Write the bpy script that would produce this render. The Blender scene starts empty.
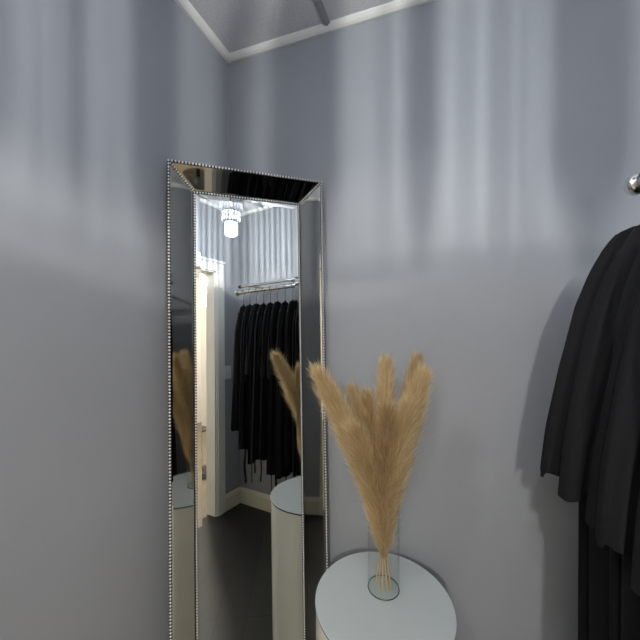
import bpy, math, random
from mathutils import Vector, Matrix
import numpy as np
random.seed(7); rng = np.random.default_rng(7)
C = bpy.context.scene.collection
PI = math.pi
V = Vector

# ---------------------------------------------------------------- mesh builder
class MB:
    def __init__(s): s.v = []; s.f = []; s.smooth = []
    def add(s, vs, fs, smooth=False):
        o = len(s.v); s.v += [tuple(x) for x in vs]
        s.f += [tuple(i + o for i in f) for f in fs]; s.smooth += [smooth] * len(fs); return s
    def box(s, lo, hi):
        x0, y0, z0 = lo; x1, y1, z1 = hi
        return s.add([(x0,y0,z0),(x1,y0,z0),(x1,y1,z0),(x0,y1,z0),(x0,y0,z1),(x1,y0,z1),(x1,y1,z1),(x0,y1,z1)],
              [(0,3,2,1),(4,5,6,7),(0,1,5,4),(1,2,6,5),(2,3,7,6),(3,0,4,7)])
    def lathe(s, c, prof, n=48, smooth=True, cap=True):      # prof [(r,z)] bottom -> top
        vs = []; fs = []
        for r, z in prof:
            for k in range(n):
                a = 2*PI*k/n; vs.append((c[0]+r*math.cos(a), c[1]+r*math.sin(a), c[2]+z))
        for i in range(len(prof)-1):
            for k in range(n):
                k2 = (k+1) % n; fs.append((i*n+k, i*n+k2, (i+1)*n+k2, (i+1)*n+k))
        s.add(vs, fs, smooth)
        if cap:
            o = len(s.v)
            s.add(vs[:n], [tuple(range(n))[::-1]]); s.add(vs[-n:], [tuple(range(n))])
        return s
    def tube(s, pts, r, n=10, smooth=True, cap=True):
        pts = [V(p) for p in pts]; m = len(pts)
        rs = r if isinstance(r, (list, tuple)) else [r]*m
        vs = []; fs = []
        t0 = (pts[1]-pts[0]).normalized()
        ref = V((0,0,1)) if abs(t0.z) < .9 else V((1,0,0))
        u = t0.cross(ref).normalized()
        for i, p in enumerate(pts):
            t = (pts[min(i+1,m-1)]-pts[max(i-1,0)]).normalized()
            u = (u - t*u.dot(t)).normalized(); w = t.cross(u)
            for k in range(n):
                a = 2*PI*k/n; vs.append(p + u*(rs[i]*math.cos(a)) + w*(rs[i]*math.sin(a)))
        for i in range(m-1):
            for k in range(n):
                k2 = (k+1) % n; fs.append((i*n+k, i*n+k2, (i+1)*n+k2, (i+1)*n+k))
        s.add(vs, fs, smooth)
        if cap: s.add(vs[:n], [tuple(range(n))[::-1]]); s.add(vs[-n:], [tuple(range(n))])
        return s
    def sphere(s, c, r, nu=10, nv=6):
        vs = [(c[0],c[1],c[2]-r)]; fs = []
        for i in range(1, nv):
            b = -PI/2 + PI*i/nv
            for k in range(nu):
                a = 2*PI*k/nu; vs.append((c[0]+r*math.cos(b)*math.cos(a), c[1]+r*math.cos(b)*math.sin(a), c[2]+r*math.sin(b)))
        vs.append((c[0],c[1],c[2]+r)); L = len(vs)-1
        for k in range(nu):
            k2 = (k+1) % nu; fs.append((0, 1+k2, 1+k)); fs.append((L, L-nu+k, L-nu+k2))
            for i in range(nv-2): fs.append((1+i*nu+k, 1+i*nu+k2, 1+(i+1)*nu+k2, 1+(i+1)*nu+k))
        return s.add(vs, fs, True)
    def build(s, name, mat, parent=None, bevel=0, loc=None):
        off = V((0,0,0))
        if loc is not None: off = V(loc)
        elif parent is not None: off = wloc(parent)
        me = bpy.data.meshes.new(name)
        me.from_pydata([tuple(V(x)-off) for x in s.v], [], s.f)
        me.polygons.foreach_set('use_smooth', s.smooth); me.update()
        if mat: me.materials.append(mat)
        o = bpy.data.objects.new(name, me); C.objects.link(o)
        if parent is not None: o.parent = parent
        else: o.location = off
        if bevel:
            b = o.modifiers.new('bevel', 'BEVEL'); b.width = bevel; b.segments = 2; b.limit_method = 'ANGLE'
        return o
def wloc(o):
    l = V(o.location)
    while o.parent: o = o.parent; l += V(o.location)
    return l
def tag(o, label=None, cat=None, group=None, kind=None):
    if label: o['label'] = label
    if cat: o['category'] = cat
    if group: o['group'] = group
    if kind: o['kind'] = kind
    return o
def thing(name, loc, label, cat, group=None):
    o = bpy.data.objects.new(name, None); o.empty_display_size = .05; C.objects.link(o); o.location = loc
    return tag(o, label, cat, group)
def struct(name, mb, mat, label=None, bevel=0):
    o = mb.build(name, mat, bevel=bevel); o['kind'] = 'structure'
    if label: o['label'] = label
    return o

# ---------------------------------------------------------------- materials
def mat(name, col, rough=.5, metal=0, bump=0, bscale=40, var=0, vscale=3, coat=0, emit=None, estr=0, trans=0, spec=.5, ior=1.5, sheen=0):
    m = bpy.data.materials.new(name); m.use_nodes = True
    nt = m.node_tree; b = nt.nodes['Principled BSDF']
    b.inputs['Base Color'].default_value = (*col, 1); b.inputs['Roughness'].default_value = rough
    b.inputs['Metallic'].default_value = metal; b.inputs['Coat Weight'].default_value = coat
    b.inputs['Coat Roughness'].default_value = .05
    b.inputs['Transmission Weight'].default_value = trans; b.inputs['IOR'].default_value = ior
    b.inputs['Specular IOR Level'].default_value = spec; b.inputs['Sheen Weight'].default_value = sheen
    if emit: b.inputs['Emission Color'].default_value = (*emit, 1); b.inputs['Emission Strength'].default_value = estr
    if bump or var:
        tc = nt.nodes.new('ShaderNodeTexCoord')
    if bump:
        n = nt.nodes.new('ShaderNodeTexNoise'); n.inputs['Scale'].default_value = bscale; n.inputs['Detail'].default_value = 3
        nt.links.new(tc.outputs['Object'], n.inputs['Vector'])
        bp = nt.nodes.new('ShaderNodeBump'); bp.inputs['Strength'].default_value = bump; bp.inputs['Distance'].default_value = .002
        nt.links.new(n.outputs['Fac'], bp.inputs['Height']); nt.links.new(bp.outputs['Normal'], b.inputs['Normal'])
    if var:
        n = nt.nodes.new('ShaderNodeTexNoise'); n.inputs['Scale'].default_value = vscale; n.inputs['Detail'].default_value = 4
        nt.links.new(tc.outputs['Object'], n.inputs['Vector'])
        r = nt.nodes.new('ShaderNodeValToRGB')
        r.color_ramp.elements[0].position = .3; r.color_ramp.elements[1].position = .7
        r.color_ramp.elements[0].color = (*[c*(1-var) for c in col], 1); r.color_ramp.elements[1].color = (*[min(1,c*(1+var)) for c in col], 1)
        nt.links.new(n.outputs['Fac'], r.inputs['Fac']); nt.links.new(r.outputs['Color'], b.inputs['Base Color'])
    return m
def clear_mat(name, tint, glossy_max, rough=.0, body=None, body_fac=0):
    """thin clear glass: straight-through transmission with a fresnel sheen (and an optional milky share)"""
    m = bpy.data.materials.new(name); m.use_nodes = True; nt = m.node_tree
    nt.nodes.remove(nt.nodes['Principled BSDF']); out = nt.nodes['Material Output']
    t = nt.nodes.new('ShaderNodeBsdfTransparent'); t.inputs['Color'].default_value = (*tint, 1)
    g = nt.nodes.new('ShaderNodeBsdfGlossy'); g.inputs['Roughness'].default_value = rough
    f = nt.nodes.new('ShaderNodeLayerWeight'); f.inputs['Blend'].default_value = .5
    pw = nt.nodes.new('ShaderNodeMath'); pw.operation = 'POWER'; pw.inputs[1].default_value = 5
    nt.links.new(f.outputs['Facing'], pw.inputs[0])
    k = nt.nodes.new('ShaderNodeMath'); k.operation = 'MULTIPLY_ADD'; k.inputs[1].default_value = glossy_max; k.inputs[2].default_value = .02
    nt.links.new(pw.outputs[0], k.inputs[0])
    mx = nt.nodes.new('ShaderNodeMixShader'); nt.links.new(k.outputs[0], mx.inputs[0])
    nt.links.new(t.outputs[0], mx.inputs[1]); nt.links.new(g.outputs[0], mx.inputs[2])
    last = mx.outputs[0]
    if body_fac:
        d = nt.nodes.new('ShaderNodeBsdfTranslucent'); d.inputs['Color'].default_value = (*body, 1)
        m2 = nt.nodes.new('ShaderNodeMixShader'); m2.inputs[0].default_value = body_fac
        nt.links.new(last, m2.inputs[1]); nt.links.new(d.outputs[0], m2.inputs[2]); last = m2.outputs[0]
    nt.links.new(last, out.inputs['Surface']); return m

M = {}
M['wall'] = mat('grey_wall_paint', (.328,.344,.366), .55, bump=.12, bscale=160, var=.03, vscale=2)
M['ceil'] = mat('ceiling_tile', (.70,.70,.71), .9, bump=.6, bscale=260, var=.12, vscale=180)
M['tbar'] = mat('grid_metal', (.36,.36,.38), .5)
M['trim'] = mat('white_trim_paint', (.86,.85,.79), .4, bump=.15, bscale=90)
M['base'] = mat('cream_baseboard', (.74,.70,.56), .4)
M['hallwall'] = mat('hall_paint', (.70,.67,.61), .7, var=.04)
M['hallfloor'] = mat('hall_floor', (.17,.135,.085), .4, var=.12, vscale=6)
M['mirror'] = mat('mirror_silver', (.76,.775,.76), .012, 1)
M['mirror2'] = mat('frame_mirror_silver', (.50,.495,.46), .03, 1)
M['bead'] = mat('beaded_silver', (.86,.85,.82), .34, .6)
M['dark'] = mat('dark_backing', (.015,.015,.015), .6)
M['chrome'] = mat('chrome', (.75,.75,.75), .12, 1)
M['steel'] = mat('brushed_rail', (.60,.59,.57), .22, 1)
M['black'] = mat('black_cloth', (.014,.014,.015), .9, bump=.35, bscale=350, spec=.10)
M['ribbon'] = mat('black_ribbon', (.006,.006,.007), .6)
M['blackmetal'] = mat('black_metal', (.01,.01,.01), .4)
M['ped'] = mat('white_lacquer', (.86,.84,.73), .22, coat=.5)
M['pedtop'] = mat('white_glass_top', (.50,.55,.55), .16, coat=.8)
M['pededge'] = mat('dark_glass_edge', (.012,.022,.02), .15)
M['vase'] = clear_mat('clear_vase_glass', (.993,.996,.994), .6)
M['vasebase'] = clear_mat('thick_vase_base', (.955,.97,.965), .35)
M['crystal'] = clear_mat('crystal', (.72,.74,.80), .5, .05, (.95,.96,1), .38)
M['crystalmilk'] = clear_mat('frosted_crystal', (.75,.77,.82), .5, .05, (.97,.98,1), .65)
M['bulb'] = mat('lit_bulb', (1,1,1), .5, emit=(1,.95,.88), estr=60)
M['warmbulb'] = mat('warm_lit_glass', (1,.9,.7), .5, emit=(1,.84,.62), estr=14)
M['plate'] = mat('switch_plate', (.75,.75,.72), .4)
M['curtain'] = mat('white_curtain', (.78,.76,.68), .8)
def floor_mat():
    m = mat('dark_tile_floor', (.03,.03,.028), .45, spec=.25); nt = m.node_tree; b = nt.nodes['Principled BSDF']
    tc = nt.nodes.new('ShaderNodeTexCoord'); mp = nt.nodes.new('ShaderNodeMapping'); mp.inputs['Rotation'].default_value = (0,0,.6)
    br = nt.nodes.new('ShaderNodeTexBrick'); br.offset = .5
    br.inputs['Color1'].default_value = (.022,.0225,.019,1); br.inputs['Color2'].default_value = (.014,.014,.013,1); br.inputs['Mortar'].default_value = (.008,.008,.008,1)
    br.inputs['Scale'].default_value = 1; br.inputs['Brick Width'].default_value = .9; br.inputs['Row Height'].default_value = .15; br.inputs['Mortar Size'].default_value = .003
    nt.links.new(tc.outputs['Object'], mp.inputs[0]); nt.links.new(mp.outputs[0], br.inputs['Vector']); nt.links.new(br.outputs['Color'], b.inputs['Base Color'])
    return m
M['floor'] = floor_mat()
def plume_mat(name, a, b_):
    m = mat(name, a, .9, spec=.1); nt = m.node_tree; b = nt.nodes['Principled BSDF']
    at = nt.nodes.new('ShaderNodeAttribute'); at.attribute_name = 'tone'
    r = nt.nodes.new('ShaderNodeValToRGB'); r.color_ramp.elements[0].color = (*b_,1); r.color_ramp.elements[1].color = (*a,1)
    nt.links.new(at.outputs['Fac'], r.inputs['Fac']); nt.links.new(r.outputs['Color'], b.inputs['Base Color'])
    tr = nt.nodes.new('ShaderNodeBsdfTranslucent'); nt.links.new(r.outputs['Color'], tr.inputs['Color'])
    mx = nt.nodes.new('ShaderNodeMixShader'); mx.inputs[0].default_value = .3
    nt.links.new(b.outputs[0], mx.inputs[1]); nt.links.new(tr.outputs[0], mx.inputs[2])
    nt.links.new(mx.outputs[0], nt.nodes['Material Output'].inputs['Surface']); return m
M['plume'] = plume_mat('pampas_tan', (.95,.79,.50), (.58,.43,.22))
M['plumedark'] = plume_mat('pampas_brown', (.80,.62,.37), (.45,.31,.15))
M['stem'] = mat('dry_stem', (.52,.38,.17), .7)

# ---------------------------------------------------------------- room shell
SX, SY, CE = 1.544, -1.556, 2.6
T = .12
D0, D1, DH = .47, 1.268, 2.04           # doorway in the south wall
struct('floor', MB().box((-T, SY-.07, -.1), (SX+T, T, 0)), M['floor'])
struct('ceiling', MB().box((-T, SY-.10, CE+.016), (SX+T, T, CE+.12)), M['ceil'], 'white speckled tile ceiling over the dressing nook')
struct('wall_north', MB().box((-T, 0, 0), (SX+T, T, CE+.12)), M['wall'], 'grey painted wall behind the pampas grass')
struct('wall_west', MB().box((-T, SY-.10, 0), (0, 0, CE+.12)), M['wall'], 'grey painted wall left of the standing mirror')
struct('wall_east', MB().box((SX, SY-.10, 0), (SX+T, 0, CE+.12)), M['wall'], 'grey painted wall behind the hanging black clothes')
struct('wall_south', MB().box((0, SY-.10, 0), (D0, SY, CE+.12)).box((D1, SY-.10, 0), (SX, SY, CE+.12)).box((D0, SY-.10, DH), (D1, SY, CE+.12)), M['wall'])
# cornice strip round the ceiling
def cornice(name, a, b, inw, label=None):
    a = V(a); b = V(b); inw = V(inw)
    prof = [(0,0),(.010,-.001),(.020,.004),(.029,.012),(.031,.016),(0,.016)]
    vs = []
    for p in (a, b):
        for d, z in prof: vs.append(p + inw*d + V((0,0,z)))
    n = len(prof)
    fs = [(i, (i+1) % n, n+(i+1) % n, n+i) for i in range(n)] + [tuple(range(n))[::-1], tuple(range(n, 2*n))]
    return struct(name, MB().add(vs, fs), M['trim'], label)
cornice('trim_1', (0,0,CE), (SX,0,CE), (0,-1,0), 'white ceiling trim strip along the wall behind the pampas')
cornice('trim_2', (0,SY,CE), (0,0,CE), (1,0,0), 'white ceiling trim strip along the wall left of the mirror')
cornice('trim_3', (SX,0,CE), (SX,SY,CE), (-1,0,0))
cornice('trim_4', (SX,SY,CE), (0,SY,CE), (0,1,0))
g = MB()
for x in (.455, 1.065): g.box((x-.0125, SY, CE+.0105), (x+.0125, 0, CE+.0165)).box((x-.006, SY, CE+.008), (x+.006, 0, CE+.0106))
for y in (-.62, -1.23): g.box((0, y-.0125, CE+.0105), (SX, y+.0125, CE+.0162))
struct('trim_5', g, M['tbar'], 'thin grey metal grid bars between the ceiling tiles')
g = MB(); g.tube([(.002,-.002,0),(.002,-.002,CE)], .0035, 8)
struct('trim_6', g, mat('corner_caulk', (.36,.37,.38), .5), 'thin vertical bead filling the wall corner behind the mirror')
def baseboard(name, a, b, inw, h=.134):
    a = V(a); b = V(b); inw = V(inw); prof = [(0,0),(.014,0),(.014,h-.03),(.010,h-.022),(.010,h-.010),(.005,h),(0,h)]
    vs = [p + inw*d + V((0,0,z)) for p in (a, b) for d, z in prof]; n = len(prof)
    fs = [(i, (i+1) % n, n+(i+1) % n, n+i) for i in range(n)] + [tuple(range(n))[::-1], tuple(range(n, 2*n))]
    struct(name, MB().add(vs, fs), M['base'])
baseboard('baseboard_north', (0,0,0), (SX,0,0), (0,-1,0))
baseboard('baseboard_west', (0,SY,0), (0,0,0), (1,0,0))
baseboard('baseboard_east', (SX,0,0), (SX,SY,0), (-1,0,0))
baseboard('baseboard_south', (SX,SY,0), (D1+.09,SY,0), (0,1,0))
baseboard('baseboard_southwest', (D0-.09,SY,0), (0,SY,0), (0,1,0))
# door casing and jamb
g = MB()
for x0, x1 in ((D1, D1+.09), (D0-.09, D0)):
    g.box((x0, SY, 0), (x1, SY+.014, DH+.0)); g.box((x0+.012, SY+.014, 0), (x1-.03, SY+.022, DH))
g.box((D0-.09, SY, DH), (D1+.09, SY+.014, DH+.09)).box((D0-.095, SY, DH+.075), (D1+.095, SY+.024, DH+.095))
for x0, x1 in ((D1-.012, D1), (D0, D0+.012)): g.box((x0, SY-.10, 0), (x1, SY+.004, DH))
g.box((D0, SY-.10, DH-.012), (D1, SY+.004, DH))
struct('trim_7', g, M['trim'])

# the hall beyond the doorway
HX0, HX1, HY = -1.2, 3.2, -4.6
struct('floor_hall', MB().box((HX0, HY, -.1), (HX1, SY-.07, 0)), M['hallfloor'])
struct('ceiling_hall', MB().box((HX0, HY, CE+.016), (HX1, SY-.10, CE+.1)), M['ceil'])
struct('wall_hall_south', MB().box((HX0, HY-.1, 0), (HX1, HY, CE+.1)), M['hallwall'])
struct('wall_hall_west', MB().box((HX0-.1, HY, 0), (HX0, SY-.10, CE+.1)), M['hallwall'])
struct('wall_hall_east', MB().box((HX1, HY, 0), (HX1+.1, SY-.10, CE+.1)), M['hallwall'])
struct('wall_hall_north', MB().box((HX0, SY-.12, 0), (-T, SY-.10, CE+.1)).box((SX+T, SY-.12, 0), (HX1, SY-.10, CE+.1)), M['hallwall'])

# ---------------------------------------------------------------- leaning mirror
TL = V((.02580683,-.35613941,2.02697271)); h = V((.77386179,.6333343,.00505941)); u = V((-.027607,.02574976,.99928715)); n = V((.63275254,-.77344982,.03741122))
W, B, E = .525, .0761, .0453
H = 2.0278
def mp(a, b, c=0): return TL + h*a - u*b + n*c          # a right, b down, c towards the room
base = mp(W/2, H, -.02); base.z = 0
mir = thing('standing_mirror', base, 'tall narrow mirror with beaded silver mirrored frame leaning in the wall corner', 'mirror')
def ring_panel(name, quad, nrm, bw, rise, m, parent, thick=.004):
    """mirror glass with a bevelled border: quad listed in order, nrm points to the viewer"""
    q = [V(p) for p in quad]; N = V(nrm); k = len(q); ins = []
    for i in range(k):
        e0 = (q[i]-q[i-1]).normalized(); e1 = (q[(i+1) % k]-q[i]).normalized()
        n0 = N.cross(e0); n1 = N.cross(e1)
        if (sum(q, V((0,0,0)))/k - q[i]).dot(n0) < 0: n0 = -n0
        if (sum(q, V((0,0,0)))/k - q[i]).dot(n1) < 0: n1 = -n1
        bis = (n0+n1); bis = bis/(1+n0.dot(n1))
        ins.append(q[i] + bis*bw + N*rise)
    back = [p - N*thick for p in q]
    vs = q + ins + back
    fs = [tuple(range(k, 2*k))]
    for i in range(k):
        j = (i+1) % k; fs.append((i, j, k+j, k+i)); fs.append((i, 2*k+i, 2*k+j, j))
    fs.append(tuple(range(2*k, 3*k))[::-1])
    return MB().add(vs, fs).build(name, m, parent)
gl = .004
ring_panel('mirror_glass', [mp(B,B,-E+.0003), mp(W-B,B,-E+.0003), mp(W-B,H-B,-E+.0003), mp(B,H-B,-E+.0003)], n, .019, .0009, M['mirror'], mir)
O = [mp(0,0), mp(W,0), mp(W,H), mp(0,H)]; I = [mp(B,B,-E), mp(W-B,B,-E), mp(W-B,H-B,-E), mp(B,H-B,-E)]
ctr = mp(W/2, H/2)
for i, lab in enumerate(('top', 'right', 'bottom', 'left')):
    j = (i+1) % 4; q = [O[i], O[j], I[j], I[i]]
    N = (q[1]-q[0]).cross(q[3]-q[0]).normalized()
    if N.dot(n) < 0: N = -N
    o = ring_panel('frame_panel', q, N, .010, .0006, M['mirror2'], mir, .006)
# backing board
g = MB()
a = [mp(x, y, c) for c in (-E-.006, -E-.014) for x, y in ((B-.01,B-.01),(W-B+.01,B-.01),(W-B+.01,H-B+.01),(B-.01,H-B+.01))]
g.add(a, [(0,1,2,3),(7,6,5,4),(0,4,5,1),(1,5,6,2),(2,6,7,3),(3,7,4,0)])
g.build('backing_board', M['dark'], mir)
def channel(segs, r):
    g = MB()
    for p, q in segs: g.tube([p - n*.0025, q - n*.0025], r, 8)
    g.build('bead_channel', M['dark'], mir)
def beads(name, segs, r=.0041, pitch=.0104):
    channel(segs, r*1.12)
    g = MB()
    for p, q in segs:
        L = (q-p).length; k = max(1, round(L/pitch))
        for i in range(k): g.sphere(p + (q-p)*(i/k), r, 8, 5)
        pass
    return g.build(name, M['bead'], mir)
lift = n*.003
beads('outer_beading', [(O[i]+lift, O[(i+1) % 4]+lift) for i in range(4)])
beads('inner_beading', [(I[i]+lift, I[(i+1) % 4]+lift) for i in range(4)], .0038, .0096)
for i in range(4): beads('corner_beading', [(O[i]+lift, I[i]+lift)], .0034, .0082)
# dark lip under inner beading
g = MB()
for i in range(4):
    p, q = I[i]+n*.0015, I[(i+1) % 4]+n*.0015; g.tube([p - (O[i]-I[i])*-.03, q - (O[(i+1) % 4]-I[(i+1) % 4])*-.03], .0034, 6)
g.build('inner_lip', M['dark'], mir)

# ---------------------------------------------------------------- pedestal
PX, PY, PR, PZ = .7059, -.2415, .1982, .6968
ped = thing('pedestal', (PX,PY,0), 'round white glass topped pedestal carrying the vase of pampas grass', 'pedestal')
MB().lathe((PX,PY,0), [(PR-.002,0),(PR-.002,.03),(PR-.002,PZ-.0085)], 96).build('drum', M['ped'], ped)
MB().lathe((PX,PY,0), [(PR-.001,PZ-.0085),(PR-.001,PZ-.0035)], 96).build('dark_edge', M['pededge'], ped)['label'] = 'dark green glass edge line'
MB().lathe((PX,PY,0), [(PR,PZ-.0035),(PR+.0002,PZ-.0008),(PR-.0008,PZ)], 96).build('glass_top', M['pedtop'], ped)['label'] = 'pale blue grey glass disc'

# ---------------------------------------------------------------- vase
VX, VY, VR, VH = .70, -.200, .047, .278
vz = PZ
vase = thing('glass_vase', (VX,VY,vz), 'clear glass cylinder vase holding dry pampas stems on the pedestal', 'vase')
g = MB()
prof = [(VR,.012),(VR,VH-.002),(VR-.0012,VH),(VR-.0024,VH-.002),(VR-.0024,.012)]
g.lathe((VX,VY,vz), prof, 64, cap=False).build('glass_wall', M['vase'], vase)
MB().lathe((VX,VY,vz), [(VR-.004,0.0003),(VR,.003),(VR,.012)], 64).build('thick_base', M['vasebase'], vase)['label'] = 'greenish thick glass base'

g = MB(); g.tube([(VX+(VR-.0006)*math.cos(2*PI*k/48), VY+(VR-.0006)*math.sin(2*PI*k/48), vz+.0035) for k in range(49)], .0014, 8)
g.build('refraction_ring', mat('vase_base_refraction', (.045,.065,.06), .2), vase)['label'] = 'dark green ring drawn for refraction at the vase base'  # dark ring painted in place of refraction in the glass base
# ---------------------------------------------------------------- pampas grass
def bez(p0, p1, p2, t): return p0*((1-t)**2) + p1*(2*t*(1-t)) + p2*(t*t)
def plume(label, base, neck, tip, width, nst, m, start=.42, lean=.30, dens=1.0):
    t = thing('pampas_stem', base, label, 'dried grass', 'pampas grass in the glass vase')
    P0, P1, P2 = V(base), V(neck), V(tip)
    ts = [i/24 for i in range(25)]
    pts = [bez(P0,P1,P2,s) for s in ts]
    MB().tube(pts, [.0021*(1-.7*s) for s in ts], 6).build('stem', M['stem'], t)
    # ribbons
    off = np.array(base); vs = []; fs = []; tone = []
    L = sum((pts[i+1]-pts[i]).length for i in range(24))
    for k in range(nst):
        s = start + (1-start)*rng.random()**.92
        p = np.array(bez(P0,P1,P2,s)); q = np.array(bez(P0,P1,P2,min(1,s+.03))); q0 = np.array(bez(P0,P1,P2,s-.03))
        ax = q-q0; ax /= np.linalg.norm(ax)
        r = rng.normal(size=3); r -= ax*r.dot(ax); r /= np.linalg.norm(r)
        e = (s-start)/(1-start)
        prof = width*(.66+.34*min(1,max(0,(e-.08)/.38))**1.3)*(1 if e < .62 else 1-.55*((e-.62)/.38)**1.5)
        rad = prof*1.3*(.15+1.0*rng.random())
        ln = (.052+.035*rng.random())*(1-.35*max(0,e-.8)/.2)
        d0 = ax*(.9)+r*.45; side = np.cross(ax, rng.normal(size=3)); side /= np.linalg.norm(side)
        w = .00030+.00028*rng.random()
        jit = rng.normal(size=3)*.008
        a0 = p + r*.002
        a1 = p + ax*ln*.34 + r*rad*.62 + jit*.3
        a2 = p + ax*ln*.74 + r*rad*.95 + jit*.7
        a3 = p + ax*ln*1.02 + r*rad*1.12 + jit*1.2 + np.array([0,0,-.004*rng.random()])
        i = len(vs)
        vs += [a0-side*w*.6, a0+side*w*.6, a1-side*w, a1+side*w, a2-side*w*.9, a2+side*w*.9, a3]
        fs += [(i,i+1,i+3,i+2),(i+2,i+3,i+5,i+4),(i+4,i+5,i+6)]
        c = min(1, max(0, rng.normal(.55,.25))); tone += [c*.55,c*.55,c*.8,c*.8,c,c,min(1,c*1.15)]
    me = bpy.data.meshes.new('plume'); me.from_pydata([tuple(x-off) for x in vs], [], fs)
    at = me.attributes.new('tone', 'FLOAT', 'POINT'); at.data.foreach_set('value', tone)
    me.materials.append(m); o = bpy.data.objects.new('plume', me); C.objects.link(o); o.parent = t
    return t
def vb(dx, dy): return (VX+dx, VY+dy, vz+.0135)
PL = [
 ('pampas stem with long pale plume leaning far left towards the mirror', vb(.020,.008), (.688,-.205,1.02), (.531,-.30,1.346), .030, 5200, 'plume', .40),
 ('short pampas plume low on the left, just inside the leaning one', vb(.016,-.020), (.690,-.215,1.02), (.578,-.27,1.235), .026, 3600, 'plume', .42),
 ('brownish pampas plume at the back left of the tall upright one', vb(.006,.025), (.690,-.185,1.03), (.590,-.13,1.255), .022, 3400, 'plumedark', .45),
 ('brownish short upright pampas plume directly left of the tall one', vb(.010,-.004), (.690,-.210,1.02), (.657,-.24,1.268), .021, 3400, 'plumedark', .45),
 ('tall upright pampas plume in the middle of the bunch', vb(-.004,.012), (.700,-.190,1.03), (.697,-.16,1.360), .026, 4600, 'plume', .42),
 ('dark brown pampas plume at the back right, highest of all', vb(-.016,.018), (.718,-.170,1.03), (.784,-.10,1.365), .022, 3800, 'plumedark', .45),
 ('pale pampas plume furthest right, in front of the dark one', vb(-.022,-.004), (.712,-.205,1.02), (.808,-.22,1.342), .030, 5200, 'plume', .40),
 ('pampas plume at the front right of the bunch, below the rightmost tip', vb(-.012,-.022), (.712,-.225,1.02), (.776,-.29,1.272), .028, 4200, 'plume', .42),
 ('low pampas plume at the front left above the vase rim', vb(.024,-.012), (.694,-.222,1.00), (.636,-.32,1.205), .026, 3600, 'plume', .40),
 ('low pampas plume at the front centre above the vase rim', vb(.002,-.026), (.702,-.225,1.00), (.722,-.31,1.255), .026, 3800, 'plumedark', .40),
]
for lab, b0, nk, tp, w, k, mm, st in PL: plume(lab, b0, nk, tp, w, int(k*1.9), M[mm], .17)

# ---------------------------------------------------------------- clothes rail
RX, RZ, RY0, RY1 = 1.289, 1.834, -1.31, -.225
rail = thing('clothes_rail', (RX,(RY0+RY1)/2,RZ), 'silver wall rail with round end knob carrying the black clothes', 'clothes rail')
MB().tube([(RX,RY0,RZ),(RX,RY1,RZ)], .0145, 20).build('hang_bar', M['steel'], rail)
MB().tube([(RX+.02,RY0+.02,RZ+.050),(RX+.02,-.36,RZ+.050)], .010, 14).build('upper_bar', M['steel'], rail)
for y, s in ((RY0,-1), (RY1,1)):
    MB().tube([(RX,y-s*.012,RZ),(RX,y-s*.010,RZ),(RX,y+s*.004,RZ),(RX,y+s*.013,RZ),(RX,y+s*.019,RZ),(RX,y+s*.021,RZ)], [.018,.0235,.026,.0235,.015,.004], 24).build('end_knob', M['chrome'], rail)
MB().tube([(RX+.02,RY0+.020,RZ+.050),(RX+.02,RY0-.004,RZ+.050)], .0135, 14).build('end_cap', M['blackmetal'], rail)['label'] = 'black end cap'
for y in (-1.20, -.80, -.42):
    MB().tube([(RX+.02,y,RZ+.050),(RX+.02,y,RZ+.012),(RX,y,RZ+.005)], .006, 8).build('connector', M['steel'], rail)
    br = MB().tube([(RX+.02,y,RZ+.050),(SX-.006,y,RZ+.050)], .008, 10).build('wall_bracket', M['steel'], rail)
    MB().tube([(SX-.008,y,RZ+.050),(SX-.0003,y,RZ+.050)], .025, 20).build('flange', M['steel'], br)

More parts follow.
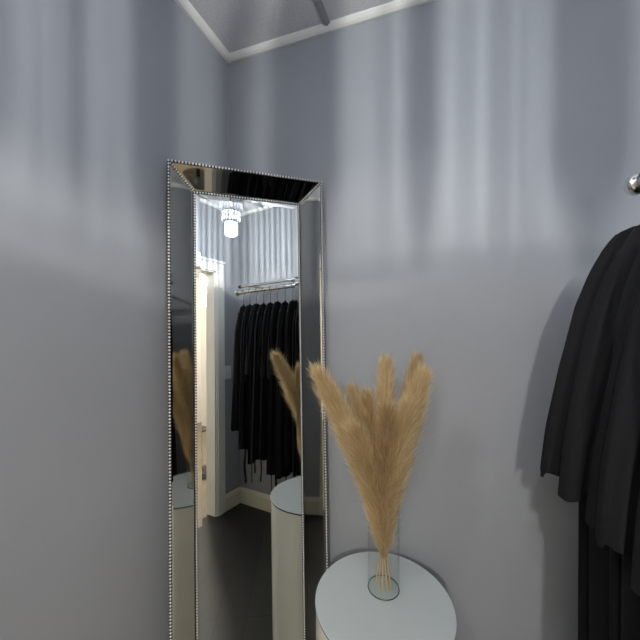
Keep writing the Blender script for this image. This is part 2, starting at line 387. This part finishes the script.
# ---------------------------------------------------------------- black clothes
def gown(y, label, zs, hem, sh, slen, seed, flare=.0, hw=.135, ties=()):
    r = random.Random(seed); cx = RX; ph = [r.uniform(0,6.28) for _ in range(8)]
    t = thing('black_gown', (cx, y, hem), label, 'gown', 'black gowns on the wall rail')
    # body: flattened folded tube
    g = MB(); vs = []; fs = []; nk = 72
    zlist = [zs-.003-.011*q for q in range(20)] + [zs-.25, zs-.31, zs-.38]
    while zlist[-1] > hem+.09: zlist.append(max(hem, zlist[-1]-.085))
    zlist[-1] = hem
    rows = len(zlist)
    for i, z in enumerate(zlist):
        d = zs-z; e = min(1, d/max(.01, zs-hem))
        BD = [(0,.016),(.004,.032),(.014,.052),(.04,.068),(.08,.088),(.14,.108),(.22,.125),(3,.13)]
        for (a0, b0), (a1, b1) in zip(BD, BD[1:]):
            if a0 <= d <= a1: a = (b0+(b1-b0)*(d-a0)/(a1-a0))*hw/.13+flare*e**1.2
        b = (.012 if d < .01 else .014+.007*min(1,d/.1)) + .006*e
        for k in range(nk):
            th = 2*PI*k/nk; c, s = math.cos(th), math.sin(th)
            f = 0
            if d > .05:
                am = min(1,(d-.05)/.3)
                f = am*(.009*math.sin(5*th+ph[0]+1.1*e)+.006*math.sin(9*th+ph[1]-.8*e)+.004*math.sin(14*th+ph[2]))
            x = cx + c*(a+f*.6) + .006*math.sin(3*e+ph[3])*e
            yy = y + s*(b*(abs(s)**-.0 if s else 1)) + f*.85*(.4+.6*abs(s)) + .010*math.sin(2.2*e+ph[4])*e
            zz = z + (.010*math.sin(2*th+ph[5])+.006*math.sin(6*th+ph[6]) if i == rows-1 else 0)
            vs.append((x, yy, zz))
    for i in range(rows-1):
        for k in range(nk):
            k2 = (k+1) % nk; fs.append((i*nk+k, i*nk+k2, (i+1)*nk+k2, (i+1)*nk+k))
    g.add(vs, fs, True); g.add(vs[:nk], [tuple(range(nk))])
    o = g.build('gown_body', M['black'], t)
    # sleeves
    for sgn in (-1, 1):
        g = MB(); vs = []; fs = []; ns = 40
        if sgn < 0: end = sh
        else: end = min(sh, .200)
        OD = [(0.0,.024),(.004,.042),(.016,.058),(.046,.079),(.104,.107),(.188,.136),(.335,.166),(.487,.190),(.60,.200)]
        ID = [(0.0,.010),(.064,.020),(.122,.040),(.206,.064),(.354,.098),(.506,.126),(.60,.136)]
        def ev(T_, d):
            d = min(d, .6)
            for (a0, b0), (a1, b1) in zip(T_, T_[1:]):
                if d <= a1: return b0+(b1-b0)*(d-a0)/(a1-a0)
            return T_[-1][1]
        m_ = 26; sc = end/.200
        for i in range(m_):
            e = i/(m_-1); d = slen*e**1.15
            o_, i_ = ev(OD, d*.6/max(slen,.4))*sc, ev(ID, d*.6/max(slen,.4))*sc
            w = (o_-i_)/2; xc = (o_+i_)/2; tk = .010+.014*min(1,d/.2)
            for k in range(ns):
                a = 2*PI*k/ns; c, s = math.cos(a), math.sin(a)
                f = e*(.0035*math.sin(4*a+ph[1]+2*e)+.0025*math.sin(7*a+ph[2]-3*e))
                zz = zs-.004-d
                if i == m_-1: zz += -.012*c + .004*math.sin(3*a+ph[6])
                vs.append((cx+sgn*(xc+c*(w+f*.5)), y+s*tk+f*1.6+.006*math.sin(4*e+ph[7]+sgn), zz))
        for i in range(m_-1):
            for k in range(ns):
                k2 = (k+1) % ns; fs.append((i*ns+k, i*ns+k2, (i+1)*ns+k2, (i+1)*ns+k))
        g.add(vs, fs, True); g.add(vs[:ns], [tuple(range(ns))])
        g.build('sleeve', M['black'], t)
    for dx, L, w in ties:
        g = MB(); p = [(cx+dx+.004*math.sin(i*.9+ph[0]), y+.003*math.cos(i+ph[1]), hem+.03-(L+.03)*i/8) for i in range(9)]
        vs = []; fs = []
        for (x, yy, z) in p:
            vs += [(x-w,yy-.001,z),(x+w,yy-.001,z),(x+w,yy+.001,z),(x-w,yy+.001,z)]
        for i in range(8):
            for k in range(4): fs.append((i*4+k, i*4+(k+1) % 4, i*4+4+(k+1) % 4, i*4+4+k))
        fs += [(0,1,2,3),(35,34,33,32)]
        g.add(vs, fs); g.build('tie_ribbon', M['ribbon'], t)
    return t
ORD = ['nearest the grey wall behind the pampas', 'second from the grey wall behind the pampas', 'third from the grey wall behind the pampas', 'fourth from the grey wall behind the pampas', 'fifth from the grey wall behind the pampas', 'sixth from the grey wall behind the pampas', 'seventh from the grey wall behind the pampas',
       'eighth from the pampas wall', 'eighth from the doorway end', 'seventh from the doorway end', 'sixth from the doorway end', 'fifth from the doorway end', 'fourth from the doorway end', 'third from the doorway end', 'second from the doorway end', 'nearest the doorway']
NG = 15; ys = [-.262 - i*(.985/(NG-1)) for i in range(NG)]
specs = {0:(.200,.575,.30,.0,.125), 1:(.183,.585,.28,.0,.13), 2:(.150,.600,.30,.0,.12), 3:(.165,.60,.34,.01,.12), 4:(.14,.62,.36,.02,.12)}
proto_h = None
tails = ['hanging on the rail', 'on the rail', 'on the rail']
for i, y in enumerate(ys):
    sh, sl, hem, fl, hw = specs.get(i, (random.uniform(.10,.125), random.uniform(.5,.62), random.uniform(.50,.60), random.uniform(.03,.05), .10))
    if i < 8: place = ORD[i]
    else: place = ORD[16-(NG-i)]
    ties = ()
    if i == NG-1: hem, fl, hw, sh, sl = .755, .055, .085, .115, .60
    if i == NG-2: hem, ties = .62, ((-.07,.26,.011),)
    if i == NG-3: hem, ties = .54, ((-.04,.10,.007),(-.075,.16,.004))
    if i == NG-4: hem, ties = .56, ((-.05,.17,.007),)
    if i == NG-6: hem, ties = .50, ((-.05,.14,.012),(-.1,.17,.004))
    if i == NG-7: hem, ties = .48, ((-.02,.15,.006),)
    zs = RZ-.104-(.004*(i % 3))
    gown(y, 'black draped gown on the silver rail, '+place, zs, hem, sh, sl, 100+i, fl, hw, ties)
    # hanger
    hl = 'black hanger inside the gown '+place
    if proto_h is None:
        proto_h = thing('clothes_hanger', (RX,y,RZ), hl, 'hanger', 'hangers on the wall rail')
        R_ = .0175
        pts = [(RX+R_*math.cos(a), y, RZ+R_*math.sin(a)) for a in [PI*1.05-PI*1.15*k/10 for k in range(11)]]
        pts += [(RX+.014,y,RZ-.022),(RX,y,RZ-.036),(RX,y,RZ-.092)]
        MB().tube(pts, .0018, 6).build('hook', M['blackmetal'], proto_h)
        z = RZ-.114
        MB().tube([(RX-.072,y,z-.078),(RX-.040,y,z-.036),(RX,y,z+.012),(RX+.040,y,z-.036),(RX+.072,y,z-.078)], [.003,.004,.005,.004,.003], 8).build('shoulder_bar', M['blackmetal'], proto_h)
    else:
        c = proto_h.copy(); C.objects.link(c); c.location = (RX,y,RZ); c['label'] = hl
        for ch in proto_h.children:
            d = ch.copy(); C.objects.link(d); d.parent = c

# ---------------------------------------------------------------- light switch
sw = thing('light_switch', (1.405,SY,1.165), 'pale light switch plate on the wall beside the doorway', 'light switch')
MB().box((1.370,SY+.0003,1.107),(1.440,SY+.006,1.223)).build('plate', M['plate'], sw, bevel=.002)
MB().box((1.393,SY+.0055,1.140),(1.417,SY+.010,1.190)).build('rocker', M['plate'], sw, bevel=.001)

# ---------------------------------------------------------------- chandelier
CX, CY = .985, -1.065
ch = thing('chandelier', (CX,CY,CE+.016), 'three tiered crystal chandelier, lit, on the nook ceiling', 'chandelier')
MB().lathe((CX,CY,0), [(.060,CE-.012),(.066,CE-.008),(.066,CE+.0155)], 40).build('canopy', M['chrome'], ch)
MB().tube([(CX,CY,2.36),(CX,CY,CE-.008)], .006, 10).build('stem', M['chrome'], ch)
def ringm(r, z, hgt=.006, t=.003):
    return MB().lathe((CX,CY,0), [(r-t,z),(r,z),(r,z+hgt),(r-t,z+hgt),(r-t,z)], 48, cap=False)
tiers = [(.080,2.362,2.515,22), (.062,2.285,2.362,18), (.044,2.192,2.285,13)]
for r, z0, z1, k in tiers:
    fr = ringm(r-.004, z1-.004).build('tier_ring', M['chrome'], ch)
    g = MB()
    for a in range(3):
        th = a*2*PI/3; g.tube([(CX+(r-.005)*math.cos(th),CY+(r-.005)*math.sin(th),z1-.001),(CX,CY,z1+.012)], .002, 6)
    g.build('spoke', M['chrome'], fr)
    if k == 13:      # lowest tier: prism widths and gaps set to cast the dark wall bands
        bands = [(61,67),(69.5,80.2),(82.2,83.2),(84.6,85.4),(86.7,88.4),(92.2,93.2),(97.2,103.0),(106.2,107.4),(114.5,126.3),(129.5,134.3),(141.5,149.2),(151.4,152.4),(154.6,157.6),(159.0,160.2),(161.2,161.9),(162.8,168.5)]
        for q in range(42): bands.append((173+q*5.8+1.2*random.random(), 175.4+q*5.8+2.2*random.random()))
    else: bands = [((j+.15*random.random()-.3)*360/k, (j+.15*random.random()+.3)*360/k) for j in range(k)]
    for b0, b1 in bands:
        th = math.radians((b0+b1)/2); w = r*math.radians((b1-b0)/2); tk = min(.0035, w*.8)
        c, s = math.cos(th), math.sin(th)
        def P(rad, tan, z): return (CX+(r+rad)*c - tan*s, CY+(r+rad)*s + tan*c, z)
        lo = z0 + .004*random.random(); hi = z1-.006
        sec = [(-tk,0),(0,-w),(tk,0),(0,w)]
        vs = [P(*q, hi) for q in sec] + [P(*q, lo+.010) for q in sec] + [P(0,0,lo)]
        fs = [(0,1,2,3)] + [(i,4+i,4+(i+1) % 4,(i+1) % 4) for i in range(4)] + [(4+i,8,4+(i+1) % 4) for i in range(4)]
        MB().add(vs, fs).build('crystal', M['crystal' if k == 13 else 'crystalmilk'], ch)
for bz in (2.236, 2.335, 2.43):
    b = MB().lathe((CX,CY,0), [(.004,bz),(.010,bz+.008),(.011,bz+.016),(.007,bz+.030)], 16).build('bulb', M['bulb'], ch)
    MB().lathe((CX,CY,0), [(.008,bz+.030),(.008,bz+.044)], 16).build('socket', M['chrome'], b)
MB().tube([(CX,CY,2.27),(CX,CY,2.37)], .003, 8).build('lower_stem', M['chrome'], ch)
MB().lathe((CX,CY,0), [(.004,2.180),(.030,2.186),(.041,2.1925),(.042,2.195),(.004,2.1945)], 32).build('light_cut_dish', M['crystal'], ch)  # dish added under the lamps to dim their downward light
def lamp(name, loc, power, radius, col, typ='POINT'):
    l = bpy.data.lights.new(name, typ); l.energy = power; l.color = col
    if typ == 'POINT': l.shadow_soft_size = radius
    o = bpy.data.objects.new(name, l); C.objects.link(o); o.location = loc; return o
lamp('chandelier_light', (CX,CY,2.2130), 15, .0015, (.94,.97,1))
lamp('chandelier_low_light', (CX,CY,2.2180), 25, .0015, (.94,.97,1))
lamp('chandelier_upper_light', (CX,CY,2.325), 15, .003, (.96,.98,1))
lamp('chandelier_top_light', (CX,CY,2.42), 16, .006, (.96,.98,1))

tb = thing('side_table', (1.80,-2.42,0), 'small black pedestal side table in the hall beyond the doorway', 'side table')
MB().lathe((1.80,-2.42,0), [(.20,0),(.20,.012),(.05,.022),(.024,.05)], 32).build('foot', M['blackmetal'], tb)
MB().lathe((1.80,-2.42,0), [(.024,.05),(.024,.46)], 20).build('post', M['blackmetal'], tb)
MB().lathe((1.80,-2.42,0), [(.03,.455),(.11,.468),(.11,.48)], 32).build('table_top', M['blackmetal'], tb)
# hall light: crystal pendant and an added, unseen fill light
hp = thing('pendant_lamp', (2.35,-3.0,CE), 'warm glowing slim pendant lamp seen through the doorway', 'lamp')
MB().tube([(2.35,-3.0,2.31),(2.35,-3.0,CE+.015)], .004, 8).build('cord', M['chrome'], hp)
MB().lathe((2.35,-3.0,0), [(.02,1.92),(.034,1.94),(.034,2.30),(.02,2.32)], 24).build('glass_shade', M['warmbulb'], hp)
def area(name, loc, sx, sy, power, col, rot=(0,0,0)):
    l = bpy.data.lights.new(name, 'AREA'); l.shape = 'RECTANGLE'; l.size = sx; l.size_y = sy; l.energy = power; l.color = col
    o = bpy.data.objects.new(name, l); C.objects.link(o); o.location = loc; o.rotation_euler = rot; return o
area('hall_fill_light', (.9,-2.9,CE), 1.6, 1.2, 45, (1,.96,.91))  # unseen area lamp added as soft fill through the doorway

lamp('pendant_light', (2.24,-3.0,2.25), 165, .11, (1,.93,.84))
def spot(name, loc, to, power, radius, ang, col):
    o = lamp(name, loc, power, radius, col, 'SPOT'); o.data.shadow_soft_size = radius; o.data.spot_size = math.radians(ang); o.data.spot_blend = .5
    o.rotation_euler = (V(to)-V(loc)).to_track_quat('-Z', 'Y').to_euler(); return o
spot('hall_spotlight', (1.12,-3.9,2.57), (.9,-.4,1.4), 185, .055, 50, (1,.96,.92))
spot('added_nook_spot', (.16,-1.32,2.58), (.85,-.1,1.15), 24, .025, 60, (1,.97,.94))  # unseen spot added to throw the pampas shadow to the right

# ---------------------------------------------------------------- camera and render look
cam = bpy.data.cameras.new('camera'); co = bpy.data.objects.new('camera', cam); C.objects.link(co)
R = Matrix(((.94111148,-.00589927,.33804494),(.33808823,.00946421,-.94106683),(.00235228,.99993781,.01090135)))
co.matrix_world = Matrix.Translation((.85186889,-1.19889945,1.52333741)) @ R.to_4x4()
cam.sensor_width = 36; cam.lens = 328.8798/640*36; cam.clip_start = .02
S = bpy.context.scene; S.camera = co
w = bpy.data.worlds.new('world'); S.world = w; w.use_nodes = True
w.node_tree.nodes['Background'].inputs[0].default_value = (.5,.5,.5,1); w.node_tree.nodes['Background'].inputs[1].default_value = .05
S.view_settings.view_transform = 'Standard'; S.view_settings.look = 'None'; S.view_settings.gamma = 1; S.view_settings.use_curve_mapping = False
S.view_settings.exposure = -.32
S.cycles.use_denoising = True
S.cycles.max_bounces = 14; S.cycles.glossy_bounces = 8; S.cycles.transparent_max_bounces = 24; S.cycles.transmission_bounces = 8
